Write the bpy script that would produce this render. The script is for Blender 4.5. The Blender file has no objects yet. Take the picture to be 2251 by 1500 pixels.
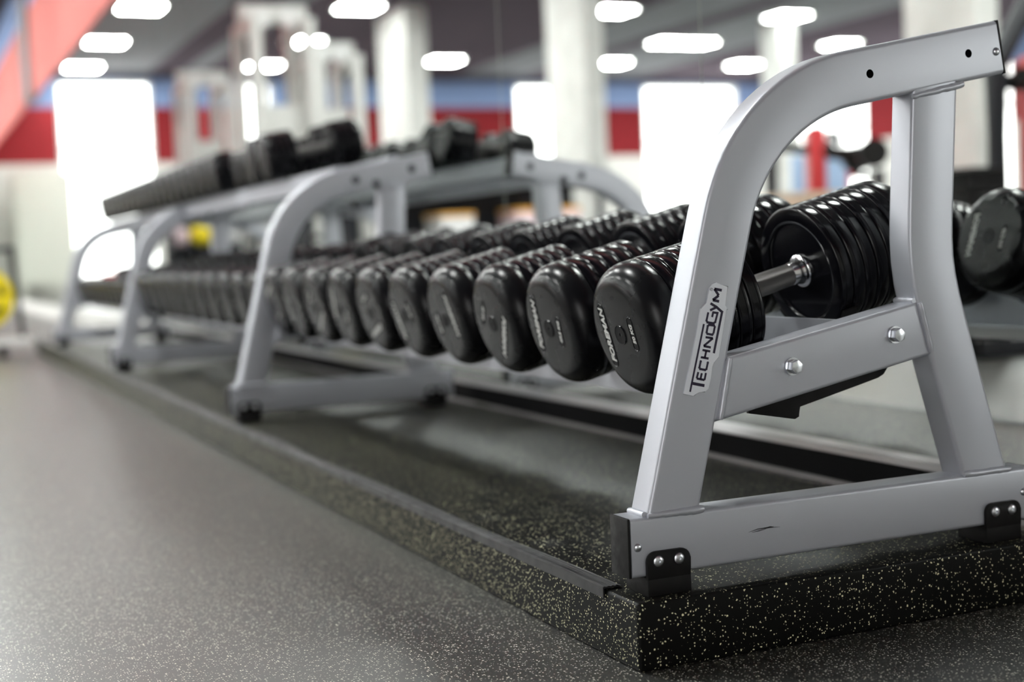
import bpy, bmesh, math, random
from mathutils import Vector, Matrix

random.seed(7)
scene = bpy.context.scene
COL = scene.collection
PI = math.pi

# ------------------------------------------------------------------ camera
F_PX = 3093.06
YAW, PITCH, ROLL = -0.4126, -0.0653, -0.0434
_r = Vector((math.cos(YAW), math.sin(YAW), 0))
_f = Vector((-math.sin(YAW) * math.cos(PITCH), math.cos(YAW) * math.cos(PITCH), math.sin(PITCH)))
_u = _r.cross(_f)
_r2 = _r * math.cos(ROLL) + _u * math.sin(ROLL)
_u2 = -_r * math.sin(ROLL) + _u * math.cos(ROLL)
cam_data = bpy.data.cameras.new('camera')
cam_data.sensor_width = 36.0
cam_data.lens = F_PX / 2251 * 36.0
cam_data.clip_start = 0.05
cam_data.clip_end = 200
cam_data.dof.use_dof = True
cam_data.dof.focus_distance = 1.93
cam_data.dof.aperture_fstop = 2.05
cam = bpy.data.objects.new('camera', cam_data)
COL.objects.link(cam)
M4 = Matrix.Identity(4)
for i in range(3):
    M4[i][0], M4[i][1], M4[i][2] = _r2[i], _u2[i], -_f[i]
M4[0][3], M4[1][3], M4[2][3] = -0.8656, -1.6166, 0.4408
cam.matrix_world = M4
scene.camera = cam

# ------------------------------------------------------------------ world, exposure
LAMP = 110.0        # emission of the ceiling panels
DAYLIGHT = 7.0     # emission of the sky behind the windows
world = bpy.data.worlds.new('world'); scene.world = world
world.use_nodes = True
world.node_tree.nodes['Background'].inputs['Color'].default_value = (0.75, 0.85, 1, 1)
world.node_tree.nodes['Background'].inputs['Strength'].default_value = 1.0
scene.view_settings.view_transform = 'Standard'
scene.view_settings.look = 'None'
scene.view_settings.exposure = 0.0
scene.view_settings.gamma = 1.0
scene.view_settings.use_curve_mapping = False
scene.cycles.use_denoising = True
scene.cycles.max_bounces = 8
scene.cycles.glossy_bounces = 5
scene.cycles.diffuse_bounces = 4
scene.cycles.sample_clamp_indirect = 8

# ------------------------------------------------------------------ key sizes
MX = 0.78            # mirror plane
L = 2.389            # bay length
PZ = -0.026          # platform top
FZ = -0.118          # floor
CZ = 4.10            # ceiling
YF, YB = 25.9, -3.6  # far wall, wall behind the camera
XL = -16.5           # wall on the left

# ------------------------------------------------------------------ materials
def mat(name, color, rough=0.5, metal=0.0, spec=0.5, emit=None, strength=0.0, coat=0.0):
    m = bpy.data.materials.new(name); m.use_nodes = True
    b = m.node_tree.nodes['Principled BSDF']
    b.inputs['Base Color'].default_value = (*color, 1)
    b.inputs['Roughness'].default_value = rough
    b.inputs['Metallic'].default_value = metal
    b.inputs['Specular IOR Level'].default_value = spec
    b.inputs['Coat Weight'].default_value = coat
    if emit:
        b.inputs['Emission Color'].default_value = (*emit, 1)
        b.inputs['Emission Strength'].default_value = strength
    return m

def N(m, t, **kw):
    n = m.node_tree.nodes.new(t)
    for k, v in kw.items(): setattr(n, k, v)
    return n
def LK(m, a, b): m.node_tree.links.new(a, b)
def BS(m): return m.node_tree.nodes['Principled BSDF']

def add_noise(m, scale, bump=0.0, dist=0.001, rough=None, color=None, detail=4, coord='Object'):
    tc = N(m, 'ShaderNodeTexCoord'); nz = N(m, 'ShaderNodeTexNoise')
    nz.inputs['Scale'].default_value = scale; nz.inputs['Detail'].default_value = detail
    LK(m, tc.outputs[coord], nz.inputs['Vector'])
    if bump:
        bp = N(m, 'ShaderNodeBump'); bp.inputs['Strength'].default_value = bump
        bp.inputs['Distance'].default_value = dist
        LK(m, nz.outputs['Fac'], bp.inputs['Height']); LK(m, bp.outputs['Normal'], BS(m).inputs['Normal'])
    if rough:
        mr = N(m, 'ShaderNodeMapRange')
        mr.inputs['From Min'].default_value = 0.3; mr.inputs['From Max'].default_value = 0.7
        mr.inputs['To Min'].default_value, mr.inputs['To Max'].default_value = rough
        LK(m, nz.outputs['Fac'], mr.inputs['Value']); LK(m, mr.outputs[0], BS(m).inputs['Roughness'])
    if color:
        cr = N(m, 'ShaderNodeValToRGB')
        cr.color_ramp.elements[0].position = 0.35; cr.color_ramp.elements[1].position = 0.65
        cr.color_ramp.elements[0].color = (*color[0], 1); cr.color_ramp.elements[1].color = (*color[1], 1)
        LK(m, nz.outputs['Fac'], cr.inputs['Fac']); LK(m, cr.outputs['Color'], BS(m).inputs['Base Color'])
    return m

silver = add_noise(mat('silver_powder_coat', (0.47, 0.485, 0.53), 0.38, 0.42, 0.6), 900, bump=0.12, dist=0.0006, detail=2)
zinc = mat('zinc_plated_steel', (0.72, 0.74, 0.78), 0.28, 1.0)
chrome = mat('chromed_steel', (0.65, 0.65, 0.66), 0.14, 1.0)
black_plastic = add_noise(mat('black_plastic', (0.006, 0.0055, 0.0055), 0.5, spec=0.25), 60, rough=(0.45, 0.65))
hole_black = mat('tube_inside', (0.004, 0.004, 0.004), 0.9, spec=0.1)
rubber = add_noise(mat('black_rubber', (0.003, 0.003, 0.0042), 0.2, spec=0.26), 14, rough=(0.12, 0.21))
rubber_satin = add_noise(mat('satin_black_rubber', (0.0035, 0.0035, 0.0045), 0.3, spec=0.2), 16, rough=(0.22, 0.32))
rubber_face = add_noise(mat('matte_black_rubber', (0.004, 0.004, 0.005), 0.5, spec=0.15), 30, rough=(0.4, 0.6))
white_ink = mat('off_white_lettering', (0.62, 0.62, 0.6), 0.5)
badge_white = mat('badge_plastic', (0.76, 0.79, 0.84), 0.3, spec=0.5)
badge_ink = mat('badge_ink', (0.012, 0.006, 0.03), 0.4)
edging = add_noise(mat('vinyl_edging', (0.010, 0.0095, 0.011), 0.36), 30, rough=(0.3, 0.5))
dark_trim = mat('dark_skirting', (0.003, 0.003, 0.0035), 0.6, spec=0.08)
alu = mat('brushed_aluminium', (0.55, 0.53, 0.54), 0.35, 0.9)
white_paint = mat('white_paint', (0.78, 0.78, 0.76), 0.6)
cream = mat('cream_laminate', (0.80, 0.80, 0.72), 0.5)
frame_grey = mat('machine_grey_paint', (0.62, 0.62, 0.60), 0.4)
dark_steel = mat('dark_painted_steel', (0.02, 0.021, 0.026), 0.5, spec=0.3)
red_pad = mat('red_upholstery', (0.55, 0.03, 0.035), 0.4)
blue_pad = mat('blue_upholstery', (0.35, 0.48, 0.70), 0.5)
beige = mat('birch_plywood', (0.75, 0.58, 0.44), 0.6)
yellow = mat('yellow_rubber', (0.90, 0.72, 0.01), 0.4)
pale_pink = mat('pale_pink_rubber', (0.80, 0.62, 0.66), 0.4)
white_rub = mat('white_rubber', (0.8, 0.8, 0.8), 0.4)
orange = mat('orange_rubber', (0.8, 0.40, 0.06), 0.4)

def fleck_rubber(name, scale, density, base, fleck, rough, size=0.36, spec=0.5, bump=0.3):
    m = mat(name, base, rough, spec=spec)
    tc = N(m, 'ShaderNodeTexCoord')
    nz = N(m, 'ShaderNodeTexNoise'); nz.inputs['Scale'].default_value = scale * 1.3; nz.inputs['Detail'].default_value = 2
    LK(m, tc.outputs['Object'], nz.inputs['Vector'])
    sub = N(m, 'ShaderNodeVectorMath', operation='SCALE'); sub.inputs['Scale'].default_value = 1.0 / scale
    LK(m, nz.outputs['Color'], sub.inputs[0])
    add = N(m, 'ShaderNodeVectorMath', operation='ADD')
    LK(m, tc.outputs['Object'], add.inputs[0]); LK(m, sub.outputs[0], add.inputs[1])
    vo = N(m, 'ShaderNodeTexVoronoi'); vo.inputs['Scale'].default_value = scale
    LK(m, add.outputs[0], vo.inputs['Vector'])
    sp = N(m, 'ShaderNodeSeparateColor'); LK(m, vo.outputs['Color'], sp.inputs['Color'])
    # size of each fleck follows its random colour, cells above the density get none
    mr = N(m, 'ShaderNodeMapRange')
    mr.inputs['From Min'].default_value = 0.0; mr.inputs['From Max'].default_value = density
    mr.inputs['To Min'].default_value = size; mr.inputs['To Max'].default_value = 0.0
    LK(m, sp.outputs['Red'], mr.inputs['Value'])
    gt = N(m, 'ShaderNodeMath', operation='LESS_THAN')
    LK(m, vo.outputs['Distance'], gt.inputs[0]); LK(m, mr.outputs[0], gt.inputs[1])
    mix = N(m, 'ShaderNodeMix', data_type='RGBA')
    mix.inputs['A'].default_value = (*base, 1); mix.inputs['B'].default_value = (*fleck, 1)
    LK(m, gt.outputs[0], mix.inputs['Factor'])
    LK(m, mix.outputs['Result'], BS(m).inputs['Base Color'])
    n2 = N(m, 'ShaderNodeTexNoise'); n2.inputs['Scale'].default_value = 450; n2.inputs['Detail'].default_value = 2
    LK(m, tc.outputs['Object'], n2.inputs['Vector'])
    bp = N(m, 'ShaderNodeBump'); bp.inputs['Strength'].default_value = bump; bp.inputs['Distance'].default_value = 0.001
    LK(m, n2.outputs['Fac'], bp.inputs['Height']); LK(m, bp.outputs['Normal'], BS(m).inputs['Normal'])
    return m

plat_mat = fleck_rubber('flecked_rubber_tile', 250, 0.75, (0.003, 0.003, 0.0027), (0.84, 0.80, 0.52), 0.42, 0.34, 0.15, 0.15)
floor_mat = fleck_rubber('flecked_rubber_floor', 300, 0.80, (0.009, 0.009, 0.008), (0.92, 0.88, 0.74), 0.39, 0.38, 1.0, 0.08)
BS(floor_mat).inputs['IOR'].default_value = 1.65

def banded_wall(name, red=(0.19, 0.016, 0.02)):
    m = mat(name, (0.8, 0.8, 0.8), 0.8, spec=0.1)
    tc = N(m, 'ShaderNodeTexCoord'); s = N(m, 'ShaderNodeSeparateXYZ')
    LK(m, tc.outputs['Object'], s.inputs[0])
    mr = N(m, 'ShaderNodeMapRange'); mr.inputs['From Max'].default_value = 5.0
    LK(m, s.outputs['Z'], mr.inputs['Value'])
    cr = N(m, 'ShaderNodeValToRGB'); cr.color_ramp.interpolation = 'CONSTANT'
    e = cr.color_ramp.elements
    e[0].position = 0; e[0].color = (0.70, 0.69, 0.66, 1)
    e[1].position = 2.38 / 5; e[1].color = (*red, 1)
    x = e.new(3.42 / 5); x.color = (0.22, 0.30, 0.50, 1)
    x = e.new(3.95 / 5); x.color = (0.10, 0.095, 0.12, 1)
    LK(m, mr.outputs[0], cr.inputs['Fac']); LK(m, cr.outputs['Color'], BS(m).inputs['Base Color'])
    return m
wall_mat = banded_wall('banded_wall_paint')
hazy_lit_wall_mat = banded_wall('hazy_lit_banded_paint', (0.55, 0.17, 0.15))  # same wall paint, red band paled: brighter light and haze put into the colour

# ceiling: dark boards with paler corrugated strips running along the room
def ceiling_mat():
    m = mat('ceiling_boards', (0.1, 0.09, 0.1), 0.9, spec=0.0)
    tc = N(m, 'ShaderNodeTexCoord'); s = N(m, 'ShaderNodeSeparateXYZ'); LK(m, tc.outputs['Object'], s.inputs[0])
    last = None
    for x0, x1 in ((-2.3, 0.2), (-10.1, -8.6), (-3.3, -2.9), (-12.8, -10.6)):
        a = N(m, 'ShaderNodeMath', operation='GREATER_THAN'); a.inputs[1].default_value = x0
        b = N(m, 'ShaderNodeMath', operation='LESS_THAN'); b.inputs[1].default_value = x1
        c = N(m, 'ShaderNodeMath', operation='MULTIPLY')
        LK(m, s.outputs['X'], a.inputs[0]); LK(m, s.outputs['X'], b.inputs[0])
        LK(m, a.outputs[0], c.inputs[0]); LK(m, b.outputs[0], c.inputs[1])
        if last:
            d = N(m, 'ShaderNodeMath', operation='MAXIMUM'); LK(m, last, d.inputs[0]); LK(m, c.outputs[0], d.inputs[1]); last = d.outputs[0]
        else: last = c.outputs[0]
    mix = N(m, 'ShaderNodeMix', data_type='RGBA')
    mix.inputs['A'].default_value = (0.105, 0.088, 0.105, 1); mix.inputs['B'].default_value = (0.24, 0.25, 0.265, 1)
    LK(m, last, mix.inputs['Factor']); LK(m, mix.outputs['Result'], BS(m).inputs['Base Color'])
    return m
ceil_mat = ceiling_mat()

mirror_mat = bpy.data.materials.new('mirror_glass'); mirror_mat.use_nodes = True
nt = mirror_mat.node_tree; nt.nodes.remove(nt.nodes['Principled BSDF'])
g = nt.nodes.new('ShaderNodeBsdfGlossy'); g.inputs['Color'].default_value = (0.90, 0.93, 0.91, 1); g.inputs['Roughness'].default_value = 0.0
nt.links.new(g.outputs[0], nt.nodes['Material Output'].inputs['Surface'])

def emit_mat(name, color, s):
    m = bpy.data.materials.new(name); m.use_nodes = True
    nt = m.node_tree; nt.nodes.remove(nt.nodes['Principled BSDF'])
    e = nt.nodes.new('ShaderNodeEmission'); e.inputs['Color'].default_value = (*color, 1); e.inputs['Strength'].default_value = s
    nt.links.new(e.outputs[0], nt.nodes['Material Output'].inputs['Surface'])
    return m
panel_mat = emit_mat('lit_diffuser', (0.97, 1.0, 0.97), LAMP)
sky_mat = emit_mat('bright_sky', (1.0, 0.995, 0.98), DAYLIGHT)

def knurl_mat():
    m = mat('knurled_steel', (0.17, 0.165, 0.16), 0.33, 0.85)
    tc = N(m, 'ShaderNodeTexCoord')
    sx = N(m, 'ShaderNodeSeparateXYZ'); LK(m, tc.outputs['Object'], sx.inputs[0])
    at = N(m, 'ShaderNodeMath', operation='ARCTAN2'); LK(m, sx.outputs['Z'], at.inputs[0]); LK(m, sx.outputs['Y'], at.inputs[1])
    outs = []
    for sg in (1, -1):
        a = N(m, 'ShaderNodeMath', operation='MULTIPLY'); a.inputs[1].default_value = 40.0; LK(m, at.outputs[0], a.inputs[0])
        b = N(m, 'ShaderNodeMath', operation='MULTIPLY'); b.inputs[1].default_value = sg * 2400.0; LK(m, sx.outputs['X'], b.inputs[0])
        c = N(m, 'ShaderNodeMath', operation='ADD'); LK(m, a.outputs[0], c.inputs[0]); LK(m, b.outputs[0], c.inputs[1])
        d = N(m, 'ShaderNodeMath', operation='SINE'); LK(m, c.outputs[0], d.inputs[0]); outs.append(d.outputs[0])
    mx = N(m, 'ShaderNodeMath', operation='MAXIMUM'); LK(m, outs[0], mx.inputs[0]); LK(m, outs[1], mx.inputs[1])
    bp = N(m, 'ShaderNodeBump'); bp.inputs['Strength'].default_value = 0.7; bp.inputs['Distance'].default_value = 0.0006
    LK(m, mx.outputs[0], bp.inputs['Height']); LK(m, bp.outputs['Normal'], BS(m).inputs['Normal'])
    return m
knurled = knurl_mat()

# ------------------------------------------------------------------ object helpers
def tag(o, label=None, cat=None, group=None, kind=None):
    if label: o['label'] = label
    if cat: o['category'] = cat
    if group: o['group'] = group
    if kind: o['kind'] = kind
    return o

def empty(name, loc=(0, 0, 0)):
    o = bpy.data.objects.new(name, None); o.empty_display_size = 0.05
    COL.objects.link(o); o.location = loc
    return o

def finish(name, bm, mats, parent=None, smooth=True, angle=35):
    me = bpy.data.meshes.new(name)
    bmesh.ops.recalc_face_normals(bm, faces=bm.faces)
    bm.to_mesh(me); bm.free()
    for m in (mats if isinstance(mats, (list, tuple)) else [mats]): me.materials.append(m)
    if smooth and len(me.polygons):
        me.polygons.foreach_set('use_smooth', [True] * len(me.polygons))
        me.set_sharp_from_angle(angle=math.radians(angle))
    o = bpy.data.objects.new(name, me); COL.objects.link(o)
    if parent: o.parent = parent
    return o

def struct(name, bm, m, parent=None, **k):
    o = finish(name, bm, m, parent, **k)
    if not parent: o['kind'] = 'structure'
    return o

def dup(o, parent=None):
    c = o.copy(); COL.objects.link(c)
    if parent: c.parent = parent
    for ch in list(o.children): dup(ch, c)
    return c

def box(bm, x0, x1, y0, y1, z0, z1, mi=0, bev=0.0, seg=2):
    vs = [bm.verts.new((x, y, z)) for z in (z0, z1) for y in (y0, y1) for x in (x0, x1)]
    fs = [bm.faces.new([vs[i] for i in q]) for q in ((0, 2, 3, 1), (4, 5, 7, 6), (0, 1, 5, 4), (2, 6, 7, 3), (0, 4, 6, 2), (1, 3, 7, 5))]
    for f in fs: f.material_index = mi
    if bev:
        es = list({e for f in fs for e in f.edges})
        r = bmesh.ops.bevel(bm, geom=es, offset=bev, segments=seg, affect='EDGES', profile=0.5)
        for f in r['faces']: f.material_index = mi
    return vs

def prism_y(bm, pts, y0, y1, mi=0, bev=0.0, seg=2):
    """polygon in (x,z) extruded along y"""
    a = [bm.verts.new((x, y0, z)) for x, z in pts]; b = [bm.verts.new((x, y1, z)) for x, z in pts]
    n = len(pts)
    fa = bm.faces.new(a); fb = bm.faces.new(list(reversed(b)))
    fs = [fa, fb] + [bm.faces.new((a[i], b[i], b[(i + 1) % n], a[(i + 1) % n])) for i in range(n)]
    for f in fs: f.material_index = mi
    if bev:
        es = list(fa.edges) + list(fb.edges)
        r = bmesh.ops.bevel(bm, geom=es, offset=bev, segments=seg, affect='EDGES', profile=0.5)
        for f in r['faces']: f.material_index = mi

def rrect(hw, d, r, seg=4):
    """rounded rectangle: s in [-hw,hw], y in [0,d]"""
    out = []
    for cx, cy, a0 in ((hw - r, r, -90), (hw - r, d - r, 0), (-hw + r, d - r, 90), (-hw + r, r, 180)):
        for k in range(seg + 1):
            a = math.radians(a0 + 90 * k / seg)
            out.append((cx + r * math.cos(a), cy + r * math.sin(a)))
    return out

def sweep_tube(bm, path, hw=0.04, d=0.05, r=0.006, cap=True, mi=0, y0=0.0, dirs=None):
    """rectangular tube swept along a path in the x-z plane; dirs optional end tangents"""
    prof = rrect(hw, d, r)
    rings = []
    n = len(path)
    for i, (x, z) in enumerate(path):
        if dirs and dirs[i]: t = Vector(dirs[i]).normalized(); sc = 1
        else:
            a = Vector(path[max(i - 1, 0)]); b = Vector(path[min(i + 1, n - 1)]); t = (b - a).normalized(); sc = 1
        nx, nz = -t.y, t.x
        rings.append([bm.verts.new((x + nx * s, y0 + y, z + nz * s)) for s, y in prof])
    m = len(prof)
    for i in range(n - 1):
        for j in range(m):
            f = bm.faces.new((rings[i][j], rings[i][(j + 1) % m], rings[i + 1][(j + 1) % m], rings[i + 1][j])); f.material_index = mi
    if cap:
        bm.faces.new(list(reversed(rings[0]))).material_index = mi; bm.faces.new(rings[-1]).material_index = mi

def lathe(bm, prof, seg=48, axis='x', mi=0, mis=None, close=False):
    """prof: list of (t, r) along the axis"""
    rings = []
    for t, r in prof:
        if r < 1e-6:
            p = (t, 0, 0) if axis == 'x' else ((0, t, 0) if axis == 'y' else (0, 0, t))
            rings.append([bm.verts.new(p)])
        else:
            ring = []
            for k in range(seg):
                a = 2 * PI * k / seg; c, s = r * math.cos(a), r * math.sin(a)
                ring.append(bm.verts.new((t, c, s) if axis == 'x' else ((c, t, s) if axis == 'y' else (c, s, t))))
            rings.append(ring)
    for i in range(len(prof) - 1):
        A, B = rings[i], rings[i + 1]
        k_ = mis[i] if mis else mi
        if len(A) == 1 and len(B) == 1: continue
        for k in range(seg):
            k2 = (k + 1) % seg
            if len(A) == 1: f = bm.faces.new((A[0], B[k], B[k2]))
            elif len(B) == 1: f = bm.faces.new((A[k], A[k2], B[0]))
            else: f = bm.faces.new((A[k], A[k2], B[k2], B[k]))
            f.material_index = k_
    return rings

def tube(bm, pts, rad, seg=10, mi=0, jitter=0.0, rnd=None):
    pts = [Vector(p) for p in pts]; n = len(pts); rings = []
    up = Vector((0, 0, 1))
    for i, p in enumerate(pts):
        t = (pts[min(i + 1, n - 1)] - pts[max(i - 1, 0)]).normalized()
        a = t.cross(up)
        if a.length < 0.1: a = t.cross(Vector((0, 1, 0)))
        a.normalize(); b = t.cross(a)
        r = (rad[i] if isinstance(rad, (list, tuple)) else rad)
        if jitter: r *= 1 + (rnd or random).uniform(-jitter, jitter)
        rings.append([bm.verts.new(p + a * r * math.cos(2 * PI * k / seg) + b * r * math.sin(2 * PI * k / seg)) for k in range(seg)])
    for i in range(n - 1):
        for k in range(seg):
            f = bm.faces.new((rings[i][k], rings[i][(k + 1) % seg], rings[i + 1][(k + 1) % seg], rings[i + 1][k])); f.material_index = mi
    bm.faces.new(list(reversed(rings[0]))).material_index = mi; bm.faces.new(rings[-1]).material_index = mi

def disc_y(bm, cx, cz, r, y0, y1, seg=24, mi=0, dome=0.0):
    """short cylinder with its axis along y, front at y0"""
    a = [bm.verts.new((cx + r * math.cos(2 * PI * k / seg), y1, cz + r * math.sin(2 * PI * k / seg))) for k in range(seg)]
    prev = a
    steps = 4 if dome else 1
    for s in range(1, steps + 1):
        if dome:
            q = s / steps * PI / 2 * 0.93; rr = r * math.cos(q); yy = y1 - (y1 - y0) * math.sin(q)
        else: rr, yy = r, y0
        b = [bm.verts.new((cx + rr * math.cos(2 * PI * k / seg), yy, cz + rr * math.sin(2 * PI * k / seg))) for k in range(seg)]
        for k in range(seg):
            bm.faces.new((prev[k], prev[(k + 1) % seg], b[(k + 1) % seg], b[k])).material_index = mi
        prev = b
    bm.faces.new(prev).material_index = mi
    bm.faces.new(list(reversed(a))).material_index = mi

def text_bm(bm, body, size, extrude, mi, M, shear=0.0, offset=0.0, width=1.0):
    """lettering turned into mesh and added to bm through matrix M (text lies in local xy, faces +z)"""
    cu = bpy.data.curves.new('lettering', 'FONT'); cu.body = body; cu.size = size; cu.extrude = extrude
    cu.shear = shear; cu.offset = offset; cu.align_x = 'CENTER'; cu.align_y = 'CENTER'; cu.resolution_u = 3
    o = bpy.data.objects.new('lettering', cu); COL.objects.link(o)
    dg = bpy.context.evaluated_depsgraph_get(); dg.update()
    me = bpy.data.meshes.new_from_object(o.evaluated_get(dg))
    bpy.data.objects.remove(o); bpy.data.curves.remove(cu)
    n0 = len(bm.verts); f0 = len(bm.faces)
    me.transform(M @ Matrix.Diagonal((width, 1, 1, 1)))
    bm.from_mesh(me); bm.faces.ensure_lookup_table()
    for f in bm.faces[f0:]: f.material_index = mi
    bpy.data.meshes.remove(me)

def arc_pts(cx, cz, R, a0, a1, n):
    return [(cx + R * math.cos(math.radians(a0 + (a1 - a0) * k / n)), cz + R * math.sin(math.radians(a0 + (a1 - a0) * k / n))) for k in range(n + 1)]

# ------------------------------------------------------------------ the room
bm = bmesh.new(); box(bm, XL, MX + 0.3, YB, YF, FZ - 0.1, FZ); struct('floor', bm, floor_mat)
bm = bmesh.new(); box(bm, XL, MX + 0.3, YB, YF, CZ, CZ + 0.1); struct('ceiling', bm, ceil_mat)

def win_wall(name, axis, fixed, thick, lo, hi, openings, z0=FZ, z1=CZ):
    """wall with rectangular openings (a0,a1,zb,zt) along its length"""
    bm = bmesh.new()
    def seg(a0, a1, zb, zt):
        if a1 - a0 < 1e-4 or zt - zb < 1e-4: return
        if axis == 'x': box(bm, a0, a1, min(fixed, fixed + thick), max(fixed, fixed + thick), zb, zt)
        else: box(bm, min(fixed, fixed + thick), max(fixed, fixed + thick), a0, a1, zb, zt)
    cur = lo
    for a0, a1, zb, zt in sorted(openings):
        seg(cur, a0, z0, z1); seg(a0, a1, z0, zb); seg(a0, a1, zt, z1); cur = a1
    seg(cur, hi, z0, z1)
    return struct(name, bm, wall_mat, smooth=False)

wn = [0]
def window(axis, fixed, thick, a0, a1, zb, zt, bars=1):
    """white frame, one mullion, bright sky pane"""
    wn[0] += 1
    def bx(bm, p0, p1, q0, q1, d0, d1):
        y0, y1 = sorted((fixed + d0 * thick, fixed + d1 * thick))
        if axis == 'x': box(bm, p0, p1, y0, y1, q0, q1)
        else: box(bm, y0, y1, p0, p1, q0, q1)
    bm = bmesh.new(); t = 0.06
    bx(bm, a0, a0 + t, zb, zt, 0.1, 0.6); bx(bm, a1 - t, a1, zb, zt, 0.1, 0.6)
    bx(bm, a0 + t, a1 - t, zt - t, zt, 0.1, 0.6); bx(bm, a0 + t, a1 - t, zb, zb + t, 0.1, 0.6)
    for k in range(bars):
        zc = zb + (zt - zb) * (0.68 if bars == 1 else (k + 1) / (bars + 1))
        bx(bm, a0 + t, a1 - t, zc - 0.02, zc + 0.02, 0.15, 0.5)
    o = struct('window_%d' % wn[0], bm, white_paint, smooth=False)
    bm = bmesh.new(); bx(bm, a0 + t, a1 - t, zb + t, zt - t, 0.7, 0.72)
    finish('pane', bm, sky_mat, o, smooth=False)

R_ = lambda xv: 2 * MX - xv      # seen-in-mirror x to real x
far_w = [(R_(3.90), R_(2.15), 0.0, 3.93), (R_(6.25), R_(5.5), 0.0, 3.93), (R_(12.9), R_(11.5), 0.0, 3.93), (R_(17.05), R_(14.6), 0.0, 3.93)]
win_wall('wall_far', 'x', YF, 0.3, XL, MX, far_w)
for w in far_w: window('x', YF, 0.3, *w)
left_w = [(y, y + 2.6, 0.6, 3.7) for y in (13.0, 18.4, 22.6)]
win_wall('wall_left', 'y', XL, -0.3, YB, YF, left_w)
for w in left_w: window('y', XL, -0.3, *w)
fill_back_w = [(-4.0, -2.2, 0.2, 2.5)]  # unseen window, added behind the camera to light the near frame's side
win_wall('wall_back', 'x', YB, -0.3, XL, MX, fill_back_w)
for w in fill_back_w: window('x', YB, -0.3, *w)
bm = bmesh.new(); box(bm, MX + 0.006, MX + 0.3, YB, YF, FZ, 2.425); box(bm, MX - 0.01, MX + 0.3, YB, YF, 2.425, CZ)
struct('wall_mirror', bm, hazy_lit_wall_mat, smooth=False)
bm = bmesh.new(); box(bm, MX - 0.06, MX - 0.01, 15.6, 16.3, 2.425, CZ); struct('trim_1', bm, mat('grey_pilaster', (0.16, 0.14, 0.15), 0.6))
bm = bmesh.new(); box(bm, MX - 0.07, MX - 0.01, YB, YF, 3.98, CZ); struct('trim_2', bm, dark_trim)

# mirror panels, 1.1 m wide, thin dark joints between them
panels = []
for k in range(-2, 24):
    y0 = -0.049 + 1.0995 * k
    y1 = min(y0 + 1.0995 - 0.004, YF - 0.01)
    if not panels:
        bm = bmesh.new(); box(bm, 0, 0.006, 0, 1.0955, 0.033, 2.42)
        o = finish('mirror_panel', bm, mirror_mat, smooth=False)
    else:
        o = dup(panels[0])
    o.location = (MX, y0, 0); panels.append(o)
    tag(o, 'tall frameless mirror panel of the mirrored wall behind the racks', 'mirror', 'panels of the mirrored wall')

# dark skirting with pale aluminium lips under the mirror
bm = bmesh.new()
box(bm, MX - 0.045, MX + 0.006, -0.03, 8.25, PZ, 0.031, 0)
box(bm, MX - 0.047, MX - 0.002, -0.03, 8.25, 0.0312, 0.0332, 1)
box(bm, MX - 0.052, MX - 0.0455, -0.03, 8.25, PZ, PZ + 0.008, 1)
struct('baseboard_mirror', bm, [dark_trim, alu], smooth=False)

# raised rubber platform
bm = bmesh.new()
box(bm, -0.009, MX + 0.001, -0.028, 8.3, FZ, PZ, 0, bev=0.005, seg=3)
tag(finish('rubber_platform', bm, plat_mat), 'low black platform of flecked rubber tiles carrying the dumbbell racks', 'platform')

# ribbed vinyl edging along the platform's front top edge, a little wavy
bm = bmesh.new()
prof = [(-0.0125, -0.010), (-0.0125, 0.0025), (-0.010, 0.0035), (-0.007, 0.0025), (-0.004, 0.0036), (-0.001, 0.0025), (0.002, 0.0036), (0.005, 0.0025), (0.008, 0.0036), (0.012, 0.0022), (0.016, 0.0008), (0.016, 0.0003), (-0.0105, 0.0003), (-0.0105, -0.010)]
rings = []
ny = 260
for i in range(ny + 1):
    y = 0.06 + (8.22 - 0.06) * (i / ny) ** 1.4
    w = 0.0025 * math.sin(y * 9.0) * math.sin(y * 2.3 + 1) * (0.3 + min(1, y))
    lift = 0.0012 * (1 + math.sin(y * 7.0 + 0.6))
    rings.append([bm.verts.new((x + w - 0.0005 if x > -0.006 else x - 0.001 + 0.2 * w, y, z + PZ + (lift if z > 0 else 0))) for x, z in prof])
for i in range(ny):
    for j in range(len(prof)):
        j2 = (j + 1) % len(prof)
        bm.faces.new((rings[i][j], rings[i][j2], rings[i + 1][j2], rings[i + 1][j]))
bm.faces.new(list(reversed(rings[0]))); bm.faces.new(rings[-1])
tag(finish('edging_strip', bm, edging, angle=25), 'ribbed black edging strip along the front edge of the platform', 'edging strip')

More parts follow.
